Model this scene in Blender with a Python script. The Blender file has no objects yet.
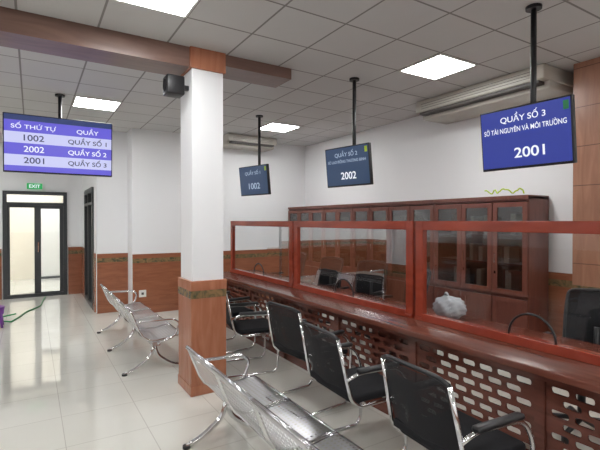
import bpy, bmesh, math, random
from mathutils import Vector, Matrix
random.seed(3)
S=bpy.context.scene
C=bpy.context.collection
try:
    S.view_settings.view_transform='Standard'
except Exception: pass
HC=3.18; XR=4.95; YB=7.78; TS=0.56
# ---------------- materials
def new(name):
    m=bpy.data.materials.new(name); m.use_nodes=True
    nt=m.node_tree; b=nt.nodes['Principled BSDF']; return m,nt,b
def col(b,c,r=.5,met=0,spec=None):
    b.inputs['Base Color'].default_value=(*c,1); b.inputs['Roughness'].default_value=r; b.inputs['Metallic'].default_value=met
    if spec is not None: b.inputs['Specular IOR Level'].default_value=spec
def flat(name,c,r=.5,met=0,spec=None):
    m,nt,b=new(name); col(b,c,r,met,spec)
    n=nt.nodes.new('ShaderNodeTexNoise'); n.inputs['Scale'].default_value=18
    tc=nt.nodes.new('ShaderNodeTexCoord'); nt.links.new(tc.outputs['Object'],n.inputs['Vector'])
    rp=nt.nodes.new('ShaderNodeMapRange'); rp.inputs[3].default_value=max(0,r-.04); rp.inputs[4].default_value=min(1,r+.04)
    nt.links.new(n.outputs['Fac'],rp.inputs[0]); nt.links.new(rp.outputs[0],b.inputs['Roughness'])
    return m
def emis(name,c,s):
    m,nt,b=new(name); col(b,(0.02,0.02,0.02),.3)
    b.inputs['Emission Color'].default_value=(*c,1); b.inputs['Emission Strength'].default_value=s; return m
def wood(name,c1,c2,r=.3,sc=(7,7,.7),seam=None,seamc=None):
    m,nt,b=new(name); L=nt.links.new
    tc=nt.nodes.new('ShaderNodeTexCoord'); mp=nt.nodes.new('ShaderNodeMapping'); mp.inputs['Scale'].default_value=sc
    L(tc.outputs['Object'],mp.inputs[0])
    n=nt.nodes.new('ShaderNodeTexNoise'); n.inputs['Scale'].default_value=2.2; n.inputs['Detail'].default_value=7; n.inputs['Distortion'].default_value=1.2
    L(mp.outputs[0],n.inputs['Vector'])
    cr=nt.nodes.new('ShaderNodeValToRGB'); cr.color_ramp.elements[0].position=.3; cr.color_ramp.elements[1].position=.7
    cr.color_ramp.elements[0].color=(*c1,1); cr.color_ramp.elements[1].color=(*c2,1)
    L(n.outputs['Fac'],cr.inputs[0]); out=cr.outputs[0]
    if seam:
        sx=nt.nodes.new('ShaderNodeSeparateXYZ'); L(tc.outputs['Object'],sx.inputs[0])
        a=nt.nodes.new('ShaderNodeMath'); a.operation='FRACT'; d=nt.nodes.new('ShaderNodeMath'); d.operation='DIVIDE'; d.inputs[1].default_value=seam
        L(sx.outputs[2],d.inputs[0]); L(d.outputs[0],a.inputs[0])
        g=nt.nodes.new('ShaderNodeMath'); g.operation='LESS_THAN'; g.inputs[1].default_value=.02; L(a.outputs[0],g.inputs[0])
        mx=nt.nodes.new('ShaderNodeMixRGB'); mx.inputs[2].default_value=(*[v*.45 for v in c1],1)
        L(g.outputs[0],mx.inputs[0]); L(out,mx.inputs[1]); out=mx.outputs[0]
    L(out,b.inputs['Base Color']); b.inputs['Roughness'].default_value=r; return m
def grid(name,c,cm,size,phase,mort,r,spec=.5,noise=0.0):
    m,nt,b=new(name); L=nt.links.new
    tc=nt.nodes.new('ShaderNodeTexCoord'); mp=nt.nodes.new('ShaderNodeMapping'); mp.inputs['Location'].default_value=(-phase[0],-phase[1],0)
    L(tc.outputs['Object'],mp.inputs[0])
    br=nt.nodes.new('ShaderNodeTexBrick'); br.offset=0; br.squash=1
    br.inputs['Scale'].default_value=1; br.inputs['Mortar Size'].default_value=mort; br.inputs['Mortar Smooth'].default_value=.1
    br.inputs['Brick Width'].default_value=size; br.inputs['Row Height'].default_value=size; br.inputs['Bias'].default_value=0
    br.inputs['Color1'].default_value=(*c,1); br.inputs['Color2'].default_value=(*[v*.97 for v in c],1); br.inputs['Mortar'].default_value=(*cm,1)
    L(mp.outputs[0],br.inputs['Vector']); 
    n=nt.nodes.new('ShaderNodeTexNoise'); n.inputs['Scale'].default_value=3; n.inputs['Detail'].default_value=6; L(tc.outputs['Object'],n.inputs['Vector'])
    mr=nt.nodes.new('ShaderNodeMapRange'); mr.inputs[3].default_value=1-noise; mr.inputs[4].default_value=1+noise; L(n.outputs['Fac'],mr.inputs[0])
    ml=nt.nodes.new('ShaderNodeVectorMath'); ml.operation='MULTIPLY'; L(br.outputs[0],ml.inputs[0]); L(mr.outputs[0],ml.inputs[1])
    L(ml.outputs[0],b.inputs['Base Color'])
    b.inputs['Roughness'].default_value=r; b.inputs['Specular IOR Level'].default_value=spec; return m
def marble(name):
    m,nt,b=new(name); L=nt.links.new
    tc=nt.nodes.new('ShaderNodeTexCoord'); n=nt.nodes.new('ShaderNodeTexNoise'); n.inputs['Scale'].default_value=9; n.inputs['Detail'].default_value=8; n.inputs['Distortion'].default_value=2
    L(tc.outputs['Object'],n.inputs['Vector']); cr=nt.nodes.new('ShaderNodeValToRGB')
    cr.color_ramp.elements[0].position=.35; cr.color_ramp.elements[1].position=.65
    cr.color_ramp.elements[0].color=(.07,.08,.045,1); cr.color_ramp.elements[1].color=(.28,.17,.08,1)
    L(n.outputs['Fac'],cr.inputs[0]); L(cr.outputs[0],b.inputs['Base Color']); b.inputs['Roughness'].default_value=.2; return m
def glassm(name,tint=(.97,.98,.98),refl=.09,k=.45):
    m,nt,b=new(name); nt.nodes.remove(b); L=nt.links.new
    o=nt.nodes['Material Output']; t=nt.nodes.new('ShaderNodeBsdfTransparent'); t.inputs[0].default_value=(*tint,1)
    g=nt.nodes.new('ShaderNodeBsdfGlossy'); g.inputs['Roughness'].default_value=.02
    fr=nt.nodes.new('ShaderNodeFresnel'); fr.inputs[0].default_value=1.45
    mth=nt.nodes.new('ShaderNodeMath'); mth.operation='MULTIPLY_ADD'; mth.inputs[1].default_value=k; mth.inputs[2].default_value=refl*.3
    L(fr.outputs[0],mth.inputs[0]); mx=nt.nodes.new('ShaderNodeMixShader'); L(mth.outputs[0],mx.inputs[0]); L(t.outputs[0],mx.inputs[1]); L(g.outputs[0],mx.inputs[2]); L(mx.outputs[0],o.inputs[0])
    return m
def perfor(name,c,rough,met,scale,thr,alpha=True):
    m,nt,b=new(name); L=nt.links.new; col(b,c,rough,met)
    uv=nt.nodes.new('ShaderNodeTexCoord'); mp=nt.nodes.new('ShaderNodeMapping'); mp.inputs['Scale'].default_value=(scale,scale,scale)
    L(uv.outputs['UV'],mp.inputs[0]); fr=nt.nodes.new('ShaderNodeVectorMath'); fr.operation='FRACTION'; L(mp.outputs[0],fr.inputs[0])
    sb=nt.nodes.new('ShaderNodeVectorMath'); sb.operation='SUBTRACT'; sb.inputs[1].default_value=(.5,.5,0); L(fr.outputs[0],sb.inputs[0])
    ln=nt.nodes.new('ShaderNodeVectorMath'); ln.operation='LENGTH'; L(sb.outputs[0],ln.inputs[0])
    gt=nt.nodes.new('ShaderNodeMath'); gt.operation='GREATER_THAN'; gt.inputs[1].default_value=thr; L(ln.outputs['Value'],gt.inputs[0])
    L(gt.outputs[0],b.inputs['Alpha']); return m

M_wall=flat('white_paint',(.82,.83,.845),.6)
M_ceil=grid('ceiling_tiles',(.60,.60,.595),(.25,.24,.235),TS,(.47,2.77),.009,.7,.3,.03)
M_floor=grid('polished_floor_tiles',(.70,.69,.63),(.50,.48,.43),TS,(.2,.1),.003,.045,.95,.04)
M_wains=wood('wainscot_wood',(.25,.088,.045),(.34,.13,.068),.25,(1,1,7))
M_colw=wood('column_wood',(.33,.12,.062),(.43,.175,.10),.25,(6,6,.8))
M_colr=wood('pillar_wood',(.28,.13,.08),(.38,.19,.12),.3,(6,6,.8),seam=.39)
M_beam=wood('beam_wood',(.15,.085,.068),(.21,.125,.098),.3,(.8,6,6))
M_marb=marble('green_marble')
M_mah=wood('mahogany_dark',(.085,.025,.017),(.14,.043,.029),.22,(7,.8,7))
M_top=wood('mahogany_top',(.12,.036,.024),(.18,.058,.037),.2,(7,.7,7))
M_red=wood('red_wood_frame',(.23,.034,.018),(.33,.056,.030),.18,(5,1,2))
M_cab=wood('cabinet_wood',(.12,.037,.027),(.18,.06,.042),.28,(6,6,.8))
M_cabi=flat('cabinet_interior',(.13,.075,.06),.5)
M_glass=glassm('clear_glass')
M_cglass=glassm('cabinet_glass',(.72,.72,.72),.2,.6)
M_chrome=flat('chrome',(.75,.75,.76),.12,1)
M_steel=perfor('perforated_steel',(.62,.62,.64),.33,1,34,.27)
M_steelp=flat('brushed_steel',(.6,.6,.62),.25,1)
M_black=flat('black_plastic',(.012,.012,.014),.4)
M_fab=flat('black_fabric',(.012,.012,.014),.85,0,.25)
M_mesh=perfor('black_mesh',(.014,.014,.016),.8,0,130,.24)
M_gray=flat('grey_aluminium',(.055,.06,.065),.35,.3)
M_white=flat('white_plastic',(.75,.75,.72),.4)
M_acbe=flat('ac_casing',(.50,.48,.43),.45)
M_dark=flat('dark_vent',(.08,.075,.07),.6)
M_panel=emis('led_panel',(1,1,.99),37)
M_beige=flat('beige_paint',(.78,.72,.60),.6)
M_purple=flat('purple_plastic',(.18,.04,.3),.35)
M_green=flat('green_plastic',(.02,.26,.08),.4)
M_lime=flat('lime_ribbon',(.45,.6,.03),.4)
M_bag=flat('clear_bag',(.40,.42,.45),.25)
M_paper=flat('paper_files',(.40,.35,.30),.7)
# ---------------- mesh builder
class MB:
    def __init__(s): s.bm=bmesh.new(); s.mats=[]; s.uv=s.bm.loops.layers.uv.new('UVMap')
    def mi(s,m):
        if m not in s.mats: s.mats.append(m)
        return s.mats.index(m)
    def box(s,lo,hi,m,M=None):
        lo=Vector(lo);hi=Vector(hi)
        vs=[s.bm.verts.new(Vector((x,y,z)) if M is None else M@Vector((x,y,z))) for x in (lo.x,hi.x) for y in (lo.y,hi.y) for z in (lo.z,hi.z)]
        for f in ((0,1,3,2),(4,6,7,5),(0,4,5,1),(2,3,7,6),(0,2,6,4),(1,5,7,3)):
            fc=s.bm.faces.new([vs[i] for i in f]); fc.material_index=s.mi(m)
    def rbox(s,lo,hi,m,b=.01,M=None,seg=2):
        t=bmesh.new(); bmesh.ops.create_cube(t,size=1)
        lo=Vector(lo);hi=Vector(hi); c=(lo+hi)/2; d=hi-lo
        for v in t.verts: v.co=Vector((v.co.x*d.x,v.co.y*d.y,v.co.z*d.z))+c
        bmesh.ops.bevel(t,geom=t.edges[:],offset=b,segments=seg,profile=.5,affect='EDGES')
        s.merge(t,m,M,True)
    def merge(s,t,m,M=None,smooth=False):
        mp={}
        for v in t.verts: mp[v]=s.bm.verts.new(v.co if M is None else M@v.co)
        for f in t.faces:
            try: fc=s.bm.faces.new([mp[v] for v in f.verts]); fc.material_index=s.mi(m); fc.smooth=smooth
            except ValueError: pass
        t.free()
    def tube(s,pts,r,m,seg=8,fil=.05,closed=False,M=None,cap=True):
        P=[Vector(p) for p in pts]
        if fil>0:
            Q=[]; n=len(P)
            rng=range(n) if closed else range(n)
            for i in rng:
                if not closed and i in (0,n-1): Q.append(P[i]); continue
                a=P[i-1];b=P[i];c=P[(i+1)%n]
                d1=(a-b);d2=(c-b); f=min(fil,d1.length*.45,d2.length*.45)
                p0=b+d1.normalized()*f; p1=b+d2.normalized()*f
                for k in range(5):
                    t=k/4; Q.append((1-t)**2*p0+2*t*(1-t)*b+t*t*p1)
            P=Q
        n=len(P); rings=[]; up=None
        for i in range(n):
            if closed: T=(P[(i+1)%n]-P[i-1]).normalized()
            else: T=(P[min(i+1,n-1)]-P[max(i-1,0)]).normalized()
            if up is None:
                up=Vector((0,0,1)) if abs(T.z)<.9 else Vector((1,0,0))
            up=(up-T*up.dot(T)).normalized(); sd=T.cross(up)
            ring=[]
            for k in range(seg):
                an=2*math.pi*k/seg; p=P[i]+r*(math.cos(an)*up+math.sin(an)*sd)
                ring.append(s.bm.verts.new(p if M is None else M@p))
            rings.append(ring)
        idx=s.mi(m)
        for i in range(n if closed else n-1):
            A=rings[i];B=rings[(i+1)%n]
            for k in range(seg):
                f=s.bm.faces.new([A[k],A[(k+1)%seg],B[(k+1)%seg],B[k]]); f.material_index=idx; f.smooth=True
        if not closed and cap:
            for R in (rings[0],rings[-1]):
                f=s.bm.faces.new(R); f.material_index=idx
    def sheet(s,prof,y0,y1,m,th=.0,ny=1,fy=None):
        L=[0]
        for a,b in zip(prof,prof[1:]): L.append(L[-1]+math.dist(a,b))
        idx=s.mi(m); rows=[]
        for j in range(ny+1):
            y=y0+(y1-y0)*j/ny; off=fy(j/ny) if fy else 0
            rows.append([s.bm.verts.new((p[0]+off,y,p[1])) for p in prof])
        for j in range(ny):
            for i in range(len(prof)-1):
                f=s.bm.faces.new([rows[j][i],rows[j][i+1],rows[j+1][i+1],rows[j+1][i]]); f.material_index=idx; f.smooth=True
                ys=[y0+(y1-y0)*j/ny]*2+[y0+(y1-y0)*(j+1)/ny]*2; ls=[L[i],L[i+1],L[i+1],L[i]]
                for lp,u,v in zip(f.loops,ls,ys): lp[s.uv].uv=(u,v)
    def cyl(s,c,r,h,m,seg=24,M=None,r2=None):
        t=bmesh.new(); bmesh.ops.create_cone(t,cap_ends=True,segments=seg,radius1=r,radius2=r if r2 is None else r2,depth=h)
        for v in t.verts: v.co+=Vector(c)
        s.merge(t,m,M,False)
    def obj(s,name,parent=None,bevel=0):
        bmesh.ops.recalc_face_normals(s.bm,faces=s.bm.faces[:])
        me=bpy.data.meshes.new(name); s.bm.to_mesh(me); s.bm.free()
        for m in s.mats: me.materials.append(m)
        o=bpy.data.objects.new(name,me); C.objects.link(o)
        if parent: o.parent=parent
        if bevel:
            md=o.modifiers.new('bevel','BEVEL'); md.width=bevel; md.segments=2; md.limit_method='ANGLE'
        return o
def sbox(name,lo,hi,m,parent=None,bevel=0):
    b=MB(); b.box(lo,hi,m); return b.obj(name,parent,bevel)
def empty(name,loc=(0,0,0),rot=(0,0,0)):
    e=bpy.data.objects.new(name,None); e.empty_display_size=.1; C.objects.link(e); e.location=loc; e.rotation_euler=rot; return e
def dup(o,name,loc,rz=0):
    n=bpy.data.objects.new(name,o.data); C.objects.link(n); n.location=loc; n.rotation_euler=(0,0,rz)
    for md in o.modifiers:
        k=n.modifiers.new(md.name,md.type); k.width=md.width; k.segments=md.segments; k.limit_method=md.limit_method
    return n
# ---------------- room shell
XL=-3.6; YN=-4.2; YD=10.7; XS=.956; YP=8.2
sbox('floor',(XL-.2,YN-.2,-.1),(XR+.2,14.2,0),M_floor)
sbox('ceiling',(XL-.2,YN-.2,HC),(XR+.2,14.2,HC+.1),M_ceil)
sbox('wall_right',(XR,YN,0),(XR+.15,YB,HC),M_wall)
sbox('wall_back',(1.46,YB,0),(XR+.15,YB+.55,HC),M_wall)
sbox('wall_pier',(XS,YP,0),(1.46,YP+.13,HC),M_wall)
sbox('wall_side',(XS,YP+.13,0),(XS+.12,8.59,HC),M_wall); sbox('wall_side',(XS,9.98,0),(XS+.12,YD,HC),M_wall); sbox('wall_side',(XS,8.59,2.225),(XS+.12,9.98,HC),M_wall)
dx0,dx1=-.46,.617
sbox('wall_far',(XL,YD,0),(dx0-.045,YD+.15,HC),M_wall); sbox('wall_far',(dx1+.045,YD,0),(XR+.15,YD+.15,HC),M_wall); sbox('wall_far',(dx0-.045,YD,2.225),(dx1+.045,YD+.15,HC),M_wall)
sbox('wall_left',(XL-.15,YN,0),(XL,14.1,HC),M_wall)
sbox('wall_near',(XL-.15,YN-.15,0),(XR+.15,YN,HC),M_wall)
sbox('wall_annex',(XL,14.0,0),(XR+.15,14.15,HC),M_beige)
sbox('wall_annex_right',(3.0,YD+.15,0),(3.15,14.0,HC),M_beige)
def wains(name,lo,hi,ax,sign):
    b=MB(); 
    for z0,z1,m,t in ((0,.10,M_wains,.024),(.10,.88,M_wains,.016),(.88,.955,M_marb,.018),(.955,1.03,M_wains,.020)):
        if ax=='x':
            y=lo[1]; b.box((lo[0],min(y,y+sign*t),z0),(hi[0],max(y,y+sign*t),z1),m)
        else:
            x=lo[0]; b.box((min(x,x+sign*t),lo[1],z0),(max(x,x+sign*t),hi[1],z1),m)
    b.obj(name)
wains('trim_1',(1.46,YB),(XR,YB),'x',-1)
wains('trim_2',(XS,YP),(1.46,YP),'x',-1)
wains('trim_3',(dx1+.06,YD),(XS,YD),'x',-1)
wains('trim_4',(XL,YD),(dx0-.06,YD),'x',-1)
wains('trim_5',(XR,YN),(XR,YB),'y',-1)
wains('trim_6',(XL,YN),(XL,YD),'y',1)
wains('trim_7',(XS,YP+.13),(XS,8.56),'y',-1)
wains('trim_8',(XS,10.0),(XS,YD),'y',-1)
wains('trim_9',(XL,YN),(XR,YN),'x',1)
def frame(b,x0,x1,z0,z1,w,y0,y1,m):
    b.box((x0,y0,z0),(x0+w,y1,z1),m); b.box((x1-w,y0,z0),(x1,y1,z1),m); b.box((x0+w,y0,z1-w),(x1-w,y1,z1),m); b.box((x0+w,y0,z0),(x1-w,y1,z0+w),m)
b=MB(); y0,y1=YD-.03,YD+.1
frame(b,dx0-.04,dx1+.04,0,2.22,.07,y0,y1,M_gray); b.box((dx0+.03,y0,1.93),(dx1-.03,y1,1.99),M_gray)
xm=.10
frame(b,dx0+.03,xm,.02,1.93,.05,y0+.03,y0+.08,M_gray); frame(b,xm,dx1-.03,.02,1.93,.07,y0+.03,y0+.08,M_gray)
b.box((dx0+.07,y0+.05,.08),(dx1-.07,y0+.056,1.9),M_glass); b.box((dx0+.03,y0+.05,1.99),(dx1-.03,y0+.056,2.15),M_glass)
b.box((xm+.01,y0-.02,.95),(xm+.03,y0+.03,1.15),M_chrome)
b.obj('door_1')
b=MB(); frame(b,.10,.85,0,2.1,.06,13.9,13.99,M_gray); b.box((.16,13.95,.06),(.79,13.97,2.04),M_white); b.obj('door_3')
b=MB(); x0,x1=XS-.03,XS+.1
for ya,yb in ((8.6,8.68),(9.25,9.32),(9.9,9.97)): b.box((x0,ya,0),(x1,yb,2.2),M_gray)
b.box((x0,8.68,2.13),(x1,9.9,2.22),M_gray); b.box((x0,8.68,1.9),(x1,9.9,1.95),M_gray); b.box((x0,8.68,0),(x1,9.9,.08),M_gray)
b.box((x0+.06,8.68,.08),(x0+.07,9.9,2.13),M_cglass); b.box((x1-.01,8.6,0),(x1,9.97,2.2),M_white)
b.obj('door_2')
b=MB(); b.box((XL,3.88,3.0),(1.225,4.22,HC),M_beam); b.box((1.565,3.88,3.07),(2.3,4.22,HC),M_beam)
b.obj('ceiling_beam')
b=MB(); cx0,cx1,cy0,cy1=1.225,1.565,3.85,4.25
b.box((cx0+.02,cy0+.02,1.03),(cx1-.02,cy1-.02,2.99),M_wall)
for z0,z1,m,t in ((0,.09,M_colw,.006),(.09,.89,M_colw,0),(.89,.96,M_marb,.003),(.96,1.05,M_colw,.004),(2.99,HC,M_colw,.0)):
    b.box((cx0-t,cy0-t,z0),(cx1+t,cy1+t,z1),m)
b.obj('column',bevel=.004)
b=MB(); 
for z0,z1,m,t in ((0,.88,M_colr,0),(.88,.955,M_marb,.004),(.955,HC,M_colr,0)): b.box((4.65-t,1.75,z0),(XR-.001,2.27+t,z1),m)
b.obj('wall_pillar',bevel=.004)
for X in (.75-2.8,.75,3.55):
    for Y in (3.05-3.36*2,3.05-3.36,3.05,6.41):  # panels behind camera and far left are unseen, added as room fill
        b=MB(); h=TS/2-.006; w=.018
        b.box((-h+w,-h+w,-.008),(h-w,h-w,-.003),M_panel)
        b.box((-h,-h,-.012),(h,-h+w,0),M_white); b.box((-h,h-w,-.012),(h,h,0),M_white); b.box((-h,-h+w,-.012),(-h+w,h-w,0),M_white); b.box((h-w,-h+w,-.012),(h,h-w,0),M_white)
        o=b.obj('unseen_light_panel'); o.location=(X,Y,HC)
for X,Y in ((.1,11.6),(.1,13.0),(-1.9,12.3),(-2.05,9.2)):  # out-of-view panels, added mainly to brighten the room behind the door
    b=MB(); b.box((-.3,-.3,-.012),(.3,.3,-.002),M_panel); o=b.obj('unseen_light_panel'); o.location=(X,Y,HC)
# ---------------- text helper
def text(body,w,h,loc,m,parent,bold=0):
    cu=bpy.data.curves.new('t','FONT'); cu.body=body; cu.size=1; cu.offset=bold; cu.align_x='CENTER'; cu.align_y='CENTER'
    o=bpy.data.objects.new('t',cu); C.objects.link(o); bpy.context.view_layer.update()
    me=bpy.data.meshes.new_from_object(o.evaluated_get(bpy.context.evaluated_depsgraph_get()))
    bpy.data.objects.remove(o)
    xs=[v.co.x for v in me.vertices]; ys=[v.co.y for v in me.vertices]
    sx=w/(max(xs)-min(xs)); sy=h/(max(ys)-min(ys)); mx=(max(xs)+min(xs))/2; my=(max(ys)+min(ys))/2
    for v in me.vertices: v.co=Vector(((v.co.x-mx)*sx+loc[0],loc[1],(v.co.y-my)*sy+loc[2]))
    me.materials.clear(); me.materials.append(m)
    n=bpy.data.objects.new('screen_text',me); C.objects.link(n); n.parent=parent; return n
def sc(name,c,s=1): return emis(name,c,s)
E_blue=sc('screen_blue',(.018,.04,.34),.85); E_wt=sc('text_white',(.9,.93,1),1.0); E_dim=sc('screen_dim',(.022,.06,.14),.75); E_dimt=sc('text_dim',(.45,.55,.7),.85)
E_purp=sc('screen_purple',(.13,.11,.66),1.0); E_lil=sc('screen_lilac',(.62,.64,.95),.95); E_dk=sc('text_dark',(.02,.02,.12),1)
def tv(w,h,loc,rz,tilt,scr,poletop,polex=0,stick=None):
    e=empty('hanging_monitor',loc)
    b=MB(); b.rbox((-w/2,-.0,-h/2),(w/2,.045,h/2),M_black,.006); b.rbox((-w*.3,.03,-h*.35),(w*.3,.075,h*.3),M_black,.01)
    b.box((-w/2+.012,-.003,-h/2+.018),(w/2-.012,.002,h/2-.012),scr)
    if stick: b.box((w/2-.055,-.005,h/2-.09),(w/2-.02,-.0035,h/2-.03),stick)
    p=b.obj('display',e,0); p.rotation_euler=(tilt,0,rz)
    n=Matrix.Rotation(rz,3,'Z')@Vector((polex,.10,0))
    b=MB(); b.tube([(n.x,n.y,-h*.25),(n.x,n.y,poletop-loc[2]-.001)],.021,M_black,10,0); b.cyl((n.x,n.y,poletop-loc[2]-.012),.055,.022,M_black)
    q=Matrix.Rotation(rz,4,'Z'); b.box((polex-.1,.05,-.06),(polex+.1,.10,.06),M_black,q)
    b.obj('ceiling_pole',e); return p
Y1=6.1; w1=1.18; h1=.69
p=tv(w1,h1,(.31,Y1,2.52),0,math.radians(3),E_purp,HC)
b=MB(); hw=w1/2-.012
b.box((-hw,-.006,h1/2-.075),(hw,-.004,h1/2-.012),sc('screen_bar',(.03,.05,.16),1))
b.box((-hw,-.006,.005),(hw,-.004,.135),E_lil); b.box((-hw,-.006,-.262),(hw,-.004,-.132),E_lil)
b.obj('screen_rows',p)
text('SỐ THỨ TỰ',.46,.09,(-.28,-.008,.205),E_wt,p,.01); text('QUẦY',.25,.09,(.30,-.008,.205),E_wt,p,.01)
for i,(a,c) in enumerate((('1002','QUẦY SỐ 1'),('2002','QUẦY SỐ 2'),('2001','QUẦY SỐ 3'))):
    z=.07-.133*i; mt=E_dk if i!=1 else E_wt
    text(a,.21,.072,(-.28,-.008,z),mt,p,.01); text(c,.44,.095,(.30,-.008,z+.005),mt,p,.015)
r=math.radians
p=tv(.67,.455,(3.05,1.83,2.215),r(-90+3),r(6),E_blue,HC,.02,M_green)
text('QUẦY SỐ 3',.33,.075,(0,-.006,.15),E_wt,p,.012); text('SỞ TÀI NGUYÊN VÀ MÔI TRƯỜNG',.60,.05,(0,-.006,.07),E_wt,p,.012); text('2001',.22,.075,(.04,-.006,-.11),E_wt,p,.015)
p=tv(.64,.44,(2.95,3.78,2.20),r(-90+10),r(6),E_dim,HC,.02,M_lime)
text('QUẦY SỐ 2',.33,.075,(0,-.006,.14),E_dimt,p,.012); text('SỞ LAO ĐỘNG THƯƠNG BINH',.55,.05,(0,-.006,.06),E_dimt,p,.012); text('2002',.22,.08,(.02,-.006,-.10),E_wt,p,.015)
p=tv(.66,.44,(2.81,5.85,2.20),r(-90+13),r(6),E_dim,HC,.02,M_lime)
text('QUẦY SỐ 1',.36,.08,(0,-.006,.12),E_dimt,p,.012); text('1002',.26,.09,(.02,-.006,-.08),E_dimt,p,.015)
# ---------------- counter
CT=.78; ctr=empty('service_counter')
b=MB(); b.rbox((2.40,-1.6,CT-.045),(3.2,6.6,CT),M_top,.008)
b.obj('counter_top',ctr)
xf=2.49
b=MB()
for yy in (-1.55,-.57,.41,1.39,2.37,3.35,4.33,5.31,6.29): b.box((xf,yy-.03,0),(3.1,yy+.03,CT-.045) if yy in(-1.55,6.29) else (xf+.045,yy+.03,CT-.045),M_mah)
b.box((xf,-1.55,0),(xf+.04,6.55,.09),M_mah); b.box((xf,-1.55,CT-.10),(xf+.04,6.55,CT-.045),M_mah); b.box((xf,6.29,0),(3.1,6.55,CT-.045),M_mah)
b.box((2.43,-1.56,CT-.075),(xf,6.56,CT-.045),M_mah)
for yy in (-1.0,.95,2.9,4.86):  # drawer pedestals added behind the panel to darken the view through its slots
    b.box((2.72,yy-.2,.04),(3.15,yy+.2,CT-.05),M_mah)
    for q in range(3): b.box((3.15,yy-.19,.06+q*.22),(3.165,yy+.19,.26+q*.22),M_top)
b.obj('counter_frame',ctr)
def pill(cx,cy,L,H,rr=.012):
    pts=[]
    for sx,sy,a0 in ((1,-1,-90),(1,1,0),(-1,1,90),(-1,-1,180)):
        for k in range(4):
            a=math.radians(a0+30*k); pts.append((cx+sx*(L/2-rr)+rr*math.cos(a),cy+sy*(H/2-rr)+rr*math.sin(a)))
    return pts
cu=bpy.data.curves.new('p','CURVE'); cu.dimensions='2D'; cu.fill_mode='BOTH'; cu.extrude=.007
def spl(pts):
    s_=cu.splines.new('POLY'); s_.points.add(len(pts)-1)
    for q,pp in zip(s_.points,pts): q.co=(pp[0],pp[1],0,1)
    s_.use_cyclic_u=True
PW=.92; PH=CT-.10-.09
spl([(0,0),(PW,0),(PW,PH),(0,PH)])
for j in range(9):
    zc=.035+j*.065
    for i in range(8):
        xx=.075+i*.128+(0 if j%2==0 else -.064)
        if xx<.06 or xx>PW-.05: continue
        spl(pill(xx,zc,.098,.038,.015))
o=bpy.data.objects.new('p',cu); C.objects.link(o); bpy.context.view_layer.update()
me=bpy.data.meshes.new_from_object(o.evaluated_get(bpy.context.evaluated_depsgraph_get())); bpy.data.objects.remove(o)
for v in me.vertices: v.co=Vector((v.co.z,v.co.x,v.co.y))
me.materials.clear(); me.materials.append(M_mah)
for yy in (-1.55,-.57,.41,1.39,2.37,3.35,4.33,5.31):
    n=bpy.data.objects.new('perforated_panel',me); C.objects.link(n); n.parent=ctr; n.location=(xf+.02,yy+.03,.09)
def screen(yc):
    e=empty('counter_glass_screen',(2.75,yc,CT)); L=.98; H=.82; w=.085; t=.025
    b=MB()
    b.box((-t,-L+.005,0),(t,-L+w,H),M_red); b.box((-t,L-w,0),(t,L-.005,H),M_red)
    b.box((-t,-L+w,H-.075),(t,L-w,H),M_red); b.box((-t-.01,-L+w,0),(t+.01,L-w,.06),M_red)
    b.box((-t-.012,-L+.005,0),(t+.012,-L+w,.03),M_red); b.box((-t-.012,L-w,0),(t+.012,L-.005,.03),M_red)
    b.obj('wood_frame',e,.004)
    bm=bmesh.new(); z0=.06; ow=.155; oh=.155
    pts=[(-L+w,z0),(-ow,z0)]+[(-ow*math.cos(math.pi*k/16),z0+oh*math.sin(math.pi*k/16)) for k in range(1,16)]+[(ow,z0),(L-w,z0),(L-w,H-.075),(-L+w,H-.075)]
    bm.faces.new([bm.verts.new((0,p[0],p[1])) for p in pts]); me=bpy.data.meshes.new('glass_pane'); bm.to_mesh(me); bm.free(); me.materials.append(M_glass)
    g=bpy.data.objects.new('glass_pane',me); C.objects.link(g); g.parent=e
    b=MB(); b.tube([(0,-ow*math.cos(math.pi*k/24),z0+oh*math.sin(math.pi*k/24)) for k in range(25)],.008,M_black,6,0); b.obj('opening_trim',e)
for yc in (5.55,3.57,1.59,-.39): screen(yc)
# ---------------- cabinets
def cabinet(y0,y1):
    e=empty('bookcase_cabinet',(4.53,y0,0)); W=y1-y0-.004; D=XR-4.53-.03; H=1.87; b=MB()
    b.box((0,0,0),(D,.02,H),M_cab); b.box((0,W-.02,0),(D,W,H),M_cab); b.box((0,.02,H-.05),(D,W-.02,H),M_cab); b.box((0,.02,0),(D,W-.02,.08),M_cab)
    b.box((D-.01,.02,.08),(D,W-.02,H-.05),M_cabi); b.box((.02,.02,.74),(D-.01,W-.02,.78),M_cab)
    for z in (1.10,1.42): b.box((.05,.02,z),(D-.01,W-.02,z+.018),M_cab)
    b.box((-.02,-.0,H-.03),(D,W,H+.012),M_cab)
    b.obj('carcass',e,.003)
    b=MB(); n=3; dw=W/n
    for i in range(n):
        a=i*dw+.006; c=(i+1)*dw-.006; f=.055
        for z0,z1 in ((.09,.74),(.78,H-.06)):
            b.box((-.02,a,z0),(0,a+f,z1),M_cab); b.box((-.02,c-f,z0),(0,c,z1),M_cab); b.box((-.02,a+f,z0),(0,c-f,z0+f),M_cab); b.box((-.02,a+f,z1-f),(0,c-f,z1),M_cab)
        b.box((-.008,a+f,.09+f),(0,c-f,.74-f),M_cab); b.box((-.010,a+f,.78+f),(-.006,c-f,H-.06-f),M_cglass)
        b.box((-.035,c-f+.02,1.12),(-.02,c-f+.03,1.24),M_chrome); b.box((-.022,c-f+.015,1.0),(-.02,c-f+.035,1.03),M_chrome)
    b.obj('doors',e)
    b=MB()
    for z in (.78,1.118,1.438):
        y=.05
        while y<W-.1:
            if random.random()<.45:
                t=random.uniform(.03,.07); h=random.uniform(.14,.25); b.box((.10,y,z),(.3,y+t,z+h),M_paper); y+=t+.002
            else: y+=.08
    b.obj('files',e)
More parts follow.
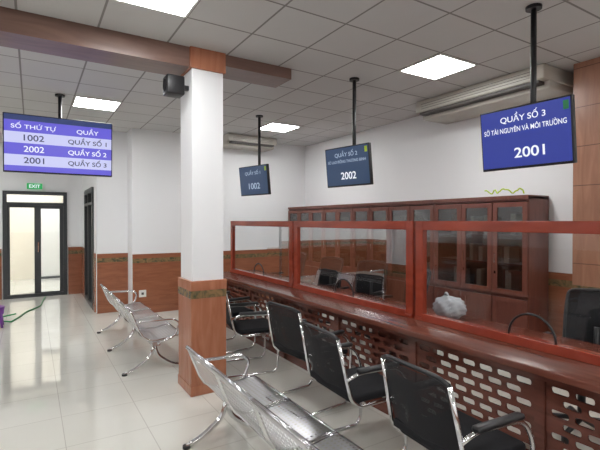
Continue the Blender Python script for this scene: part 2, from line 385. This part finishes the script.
ys=[2.65+i*(YB-.03-2.65)/4 for i in range(5)]
for i in range(4): cabinet(ys[i],ys[i+1])
b=MB(); pts=[]
for k in range(40):
    t=k/39; pts.append((4.6+.05*math.sin(t*9),2.75+.5*t,1.905+.05*abs(math.sin(t*11))+.012*abs(math.sin(t*31))))
b.tube(pts,.008,M_lime,6,0); b.obj('lime_ribbon_coil')
# ---------------- AC units
def ac(name,L,D,H):
    b=MB()
    b.rbox((-D,-L/2,H*.35),(0,L/2,H),M_acbe,.015)
    b.rbox((-D*.8,-L/2+.01,.0),(0,L/2-.01,H*.5),M_acbe,.02)
    b.box((-D*.98,-L/2+.06,H*.20),(-D*.80,L/2-.06,H*.33),M_dark)
    for i in range(3): b.box((-D-.002,-L/2+.1,H*(.5+.13*i)),(-D+.01,L/2-.1,H*(.52+.13*i)),M_dark)
    return b.obj(name)
a=ac('ceiling_air_conditioner',1.7,.6,.23); a.location=(XR,3.25,HC-.231)
a=ac('ceiling_air_conditioner',1.0,.5,.2); a.location=(3.5,YB,HC-.201); a.rotation_euler=(0,0,r(90))
b=MB(); b.rbox((-.09,-.08,-.085),(.07,.08,.085),M_black,.012); b.cyl((0,0,0),.055,.006,M_fab,24,Matrix.Translation((-.092,0,0))@Matrix.Rotation(r(90),4,'Y'))
b.box((.06,-.02,-.02),(.125,.02,.02),M_black)
b.obj('wall_speaker').location=(1.12,3.98,2.83)
b=MB(); b.box((-.14,-.03,-.06),(.14,0,.06),sc('exit_green',(.02,.45,.12),.8)); o=b.obj('exit_sign'); o.location=(.06,YD,2.33)
text('EXIT',.2,.07,(0,-.033,0),E_wt,o,.02)
b=MB(); b.rbox((-.06,-.012,-.06),(.06,0,.06),M_white,.004); b.box((-.02,-.014,-.02),(.02,-.011,.02),M_dark); o=b.obj('wall_socket'); o.location=(1.62,YB-.016,.35)
# ---------------- chairs
def visitor_chair():
    b=MB(); W=.255; R=.0125
    for s in (-1,1):
        y=s*W
        b.tube([(-.30,y*.92,.86),(-.245,y*.98,.60),(-.215,y,.47),(-.15,y,.415),(.20,y,.425)],R,M_chrome,8,.05)
        b.tube([(-.25,y,.60),(-.15,y*1.02,.635),(.17,y*1.04,.625),(.25,y*1.04,.50),(.24,y,.06),(.20,y,R),(-.30,y,R)],R,M_chrome,8,.07)
        b.rbox((-.17,y*1.03-.024,.632),(.16,y*1.03+.024,.662),M_black,.012)
    b.tube([(-.30,-W,R),(-.30,W,R)],R,M_chrome,8,0)
    b.tube([(.20,-W,.425),(.20,W,.425)],R,M_chrome,8,0); b.tube([(-.12,-W,.412),(-.12,W,.412)],R,M_chrome,8,0)
    b.tube([(-.30,-W*.92,.86),(-.315,-W*.7,.885),(-.315,W*.7,.885),(-.30,W*.92,.86)],R,M_black,8,.03)
    b.rbox((-.19,-W+.02,.425),(.25,W-.02,.478),M_fab,.022,seg=3)
    fy=lambda t:-.03*math.sin(math.pi*t)
    prof=[(-.195,.47),(-.215,.54),(-.24,.62),(-.262,.71),(-.285,.80),(-.305,.875)]
    b.sheet(prof,-W*.95,W*.95,M_mesh,ny=8,fy=fy); 
    pr2=[(x+.014,z) for x,z in prof]; b.sheet(pr2[:5],-W*.93,W*.93,M_mesh,ny=8,fy=fy)
    b.rbox((-.235,-W*.9,.475),(-.205,W*.9,.52),M_fab,.01)
    return b.obj('visitor_chair')
c0=visitor_chair(); c0.location=(1.90,1.50,0); c0.rotation_euler=(0,0,r(-4))
for i,(x,y,a) in enumerate(((1.93,2.38,-3),(2.10,3.22,6),(2.02,4.30,-12),(2.12,5.15,5),(2.1,.3,4))): dup(c0,'visitor_chair',(x,y,0),r(a))
def office_chair():
    b=MB()
    for k in range(5):
        a=2*math.pi*k/5; b.tube([(0,0,.10),(.28*math.cos(a),.28*math.sin(a),.065)],.018,M_black,8,0); b.cyl((.28*math.cos(a),.28*math.sin(a),.028),.028,.055,M_black,12)
    b.cyl((0,0,.25),.028,.32,M_black,12); b.rbox((-.24,-.24,.42),(.24,.24,.50),M_fab,.035,seg=3)
    b.tube([(-.2,0,.42),(-.28,0,.47),(-.29,0,.75)],.022,M_black,8,.05)
    prof=[(-.22,.52),(-.25,.6),(-.25,.7),(-.27,.82),(-.30,.95),(-.33,1.02)]
    b.sheet(prof,-.225,.225,M_fab,ny=6,fy=lambda t:-.05*math.sin(math.pi*t)); b.tube([(-.22,-.225,.52),(-.25,-.225,.6),(-.27,-.225,.82),(-.33,-.225,1.02),(-.37,0,1.04),(-.33,.225,1.02),(-.27,.225,.82),(-.25,.225,.6),(-.22,.225,.52)],.014,M_black,8,.05)
    for s in (-1,1): b.tube([(-.05,s*.24,.46),(-.05,s*.28,.64),(.12,s*.28,.66)],.014,M_black,8,.04); b.rbox((-.12,s*.28-.03,.655),(.15,s*.28+.03,.685),M_black,.012)
    return b.obj('office_chair')
o0=office_chair(); o0.location=(3.55,1.66,0); o0.rotation_euler=(0,0,r(185))
for x,y,a in ((3.6,3.70,165),(3.62,5.35,190),(3.75,4.5,200),(3.7,6.5,175)): dup(o0,'office_chair',(x,y,0),r(a))
# ---------------- benches
def bench(n,legs,name='waiting_bench'):
    b=MB(); sw=.55; T=.68
    prof=[(-.10,T+.0),(-.085,T-.03),(-.05,.56),(-.01,.46),(.03,.395),(.09,.355),(.17,.345),(.28,.355),(.38,.37),(.44,.365),(.465,.345)]
    for i in range(n):
        y0=-i*sw-.012; y1=-(i+1)*sw+.012
        b.sheet(prof,y0,y1,M_steel)
        for y in (y0,y1): b.tube([(p[0],y,p[1]) for p in prof],.009,M_chrome,6,0)
        b.tube([(prof[0][0],y0,T),(prof[0][0],y1,T)],.014,M_steelp,8,0); b.tube([(prof[-1][0],y0,prof[-1][1]),(prof[-1][0],y1,prof[-1][1])],.012,M_steelp,8,0)
        b.sheet([(-.103,T+.002),(-.088,T-.045)],y0,y1,M_steelp)
    b.box((.12,-n*sw,.285),(.20,0,.33),M_steelp)
    for yl in legs:
        b.tube([(.16,yl,.30),(.13,yl,.16),(-.03,yl,.05),(-.14,yl,.012)],.019,M_chrome,8,.06)
        b.tube([(.16,yl,.30),(.19,yl,.16),(.33,yl,.05),(.45,yl,.012)],.019,M_chrome,8,.06)
        b.cyl((-.14,yl,.01),.028,.02,M_black,12); b.cyl((.45,yl,.01),.028,.02,M_black,12)
    for ya in (-.002,-n*sw+.002):
        b.tube([(-.04,ya,.55),(.02,ya,.56),(.34,ya,.55),(.40,ya,.50),(.36,ya,.37),(.17,ya,.31)],.013,M_chrome,8,.05)
    return b.obj(name)
a=bench(4,[-.12,-2.0]); a.location=(1.06,3.12,0)
a=bench(4,[-.1,-1.1,-2.1]); a.location=(.95,6.85,0); 
dup(a,'waiting_bench',(-.85,6.9,0))
dup(a,'waiting_bench',(-.75,3.0,0))
t=bmesh.new(); bmesh.ops.create_icosphere(t,subdivisions=4,radius=1)
for v in t.verts:
    c=v.co.copy(); n_=1+.12*math.sin(c.x*7+c.z*3)*math.cos(c.y*6)+.06*math.sin(c.z*17+c.y*13)
    v.co=Vector((c.x*.12*n_,c.y*.14*n_,max(-.08,c.z*.10*n_)+.08))
b=MB(); b.merge(t,M_bag,None,True)
b.tube([(0,0,.16),(.0,.03,.21),(.02,.06,.18)],.012,M_bag,6,.02)
b.obj('plastic_bag').location=(3.02,2.46,CT)
b=MB(); b.cyl((0,0,.30),.15,.03,M_purple,24); b.cyl((0,0,.25),.14,.09,M_purple,24,None,.145)
for k in range(4):
    a=math.pi/4+k*math.pi/2; b.tube([(.12*math.cos(a),.12*math.sin(a),.29),(.17*math.cos(a),.17*math.sin(a),0.012)],.018,M_purple,8,0)
b.obj('plastic_stool').location=(-.50,7.9,0)
b=MB(); b.tube([(-.1,-.3,.011),(.02,.1,.011),(.1,.5,.011),(.32,.9,.011),(.36,1.5,.011),(.42,2.0,.011)],.011,M_green,8,.2); b.tube([(-.1,-.3,.011),(-.3,-.1,.011),(-.25,.2,.011),(-.05,.25,.03)],.011,M_green,8,.1)
b.obj('garden_hose').location=(-.18,8.5,0)
w=bpy.data.worlds.new('World'); S.world=w; w.use_nodes=True; w.node_tree.nodes['Background'].inputs[0].default_value=(.8,.85,.9,1); w.node_tree.nodes['Background'].inputs[1].default_value=.3
cd=bpy.data.cameras.new('camera'); cd.sensor_width=36; cd.lens=25.98; cd.clip_start=.05
cam=bpy.data.objects.new('camera',cd); C.objects.link(cam); cam.location=(0,0,1.6); cam.rotation_euler=(r(90-.53),0,r(-31.8)); S.camera=cam
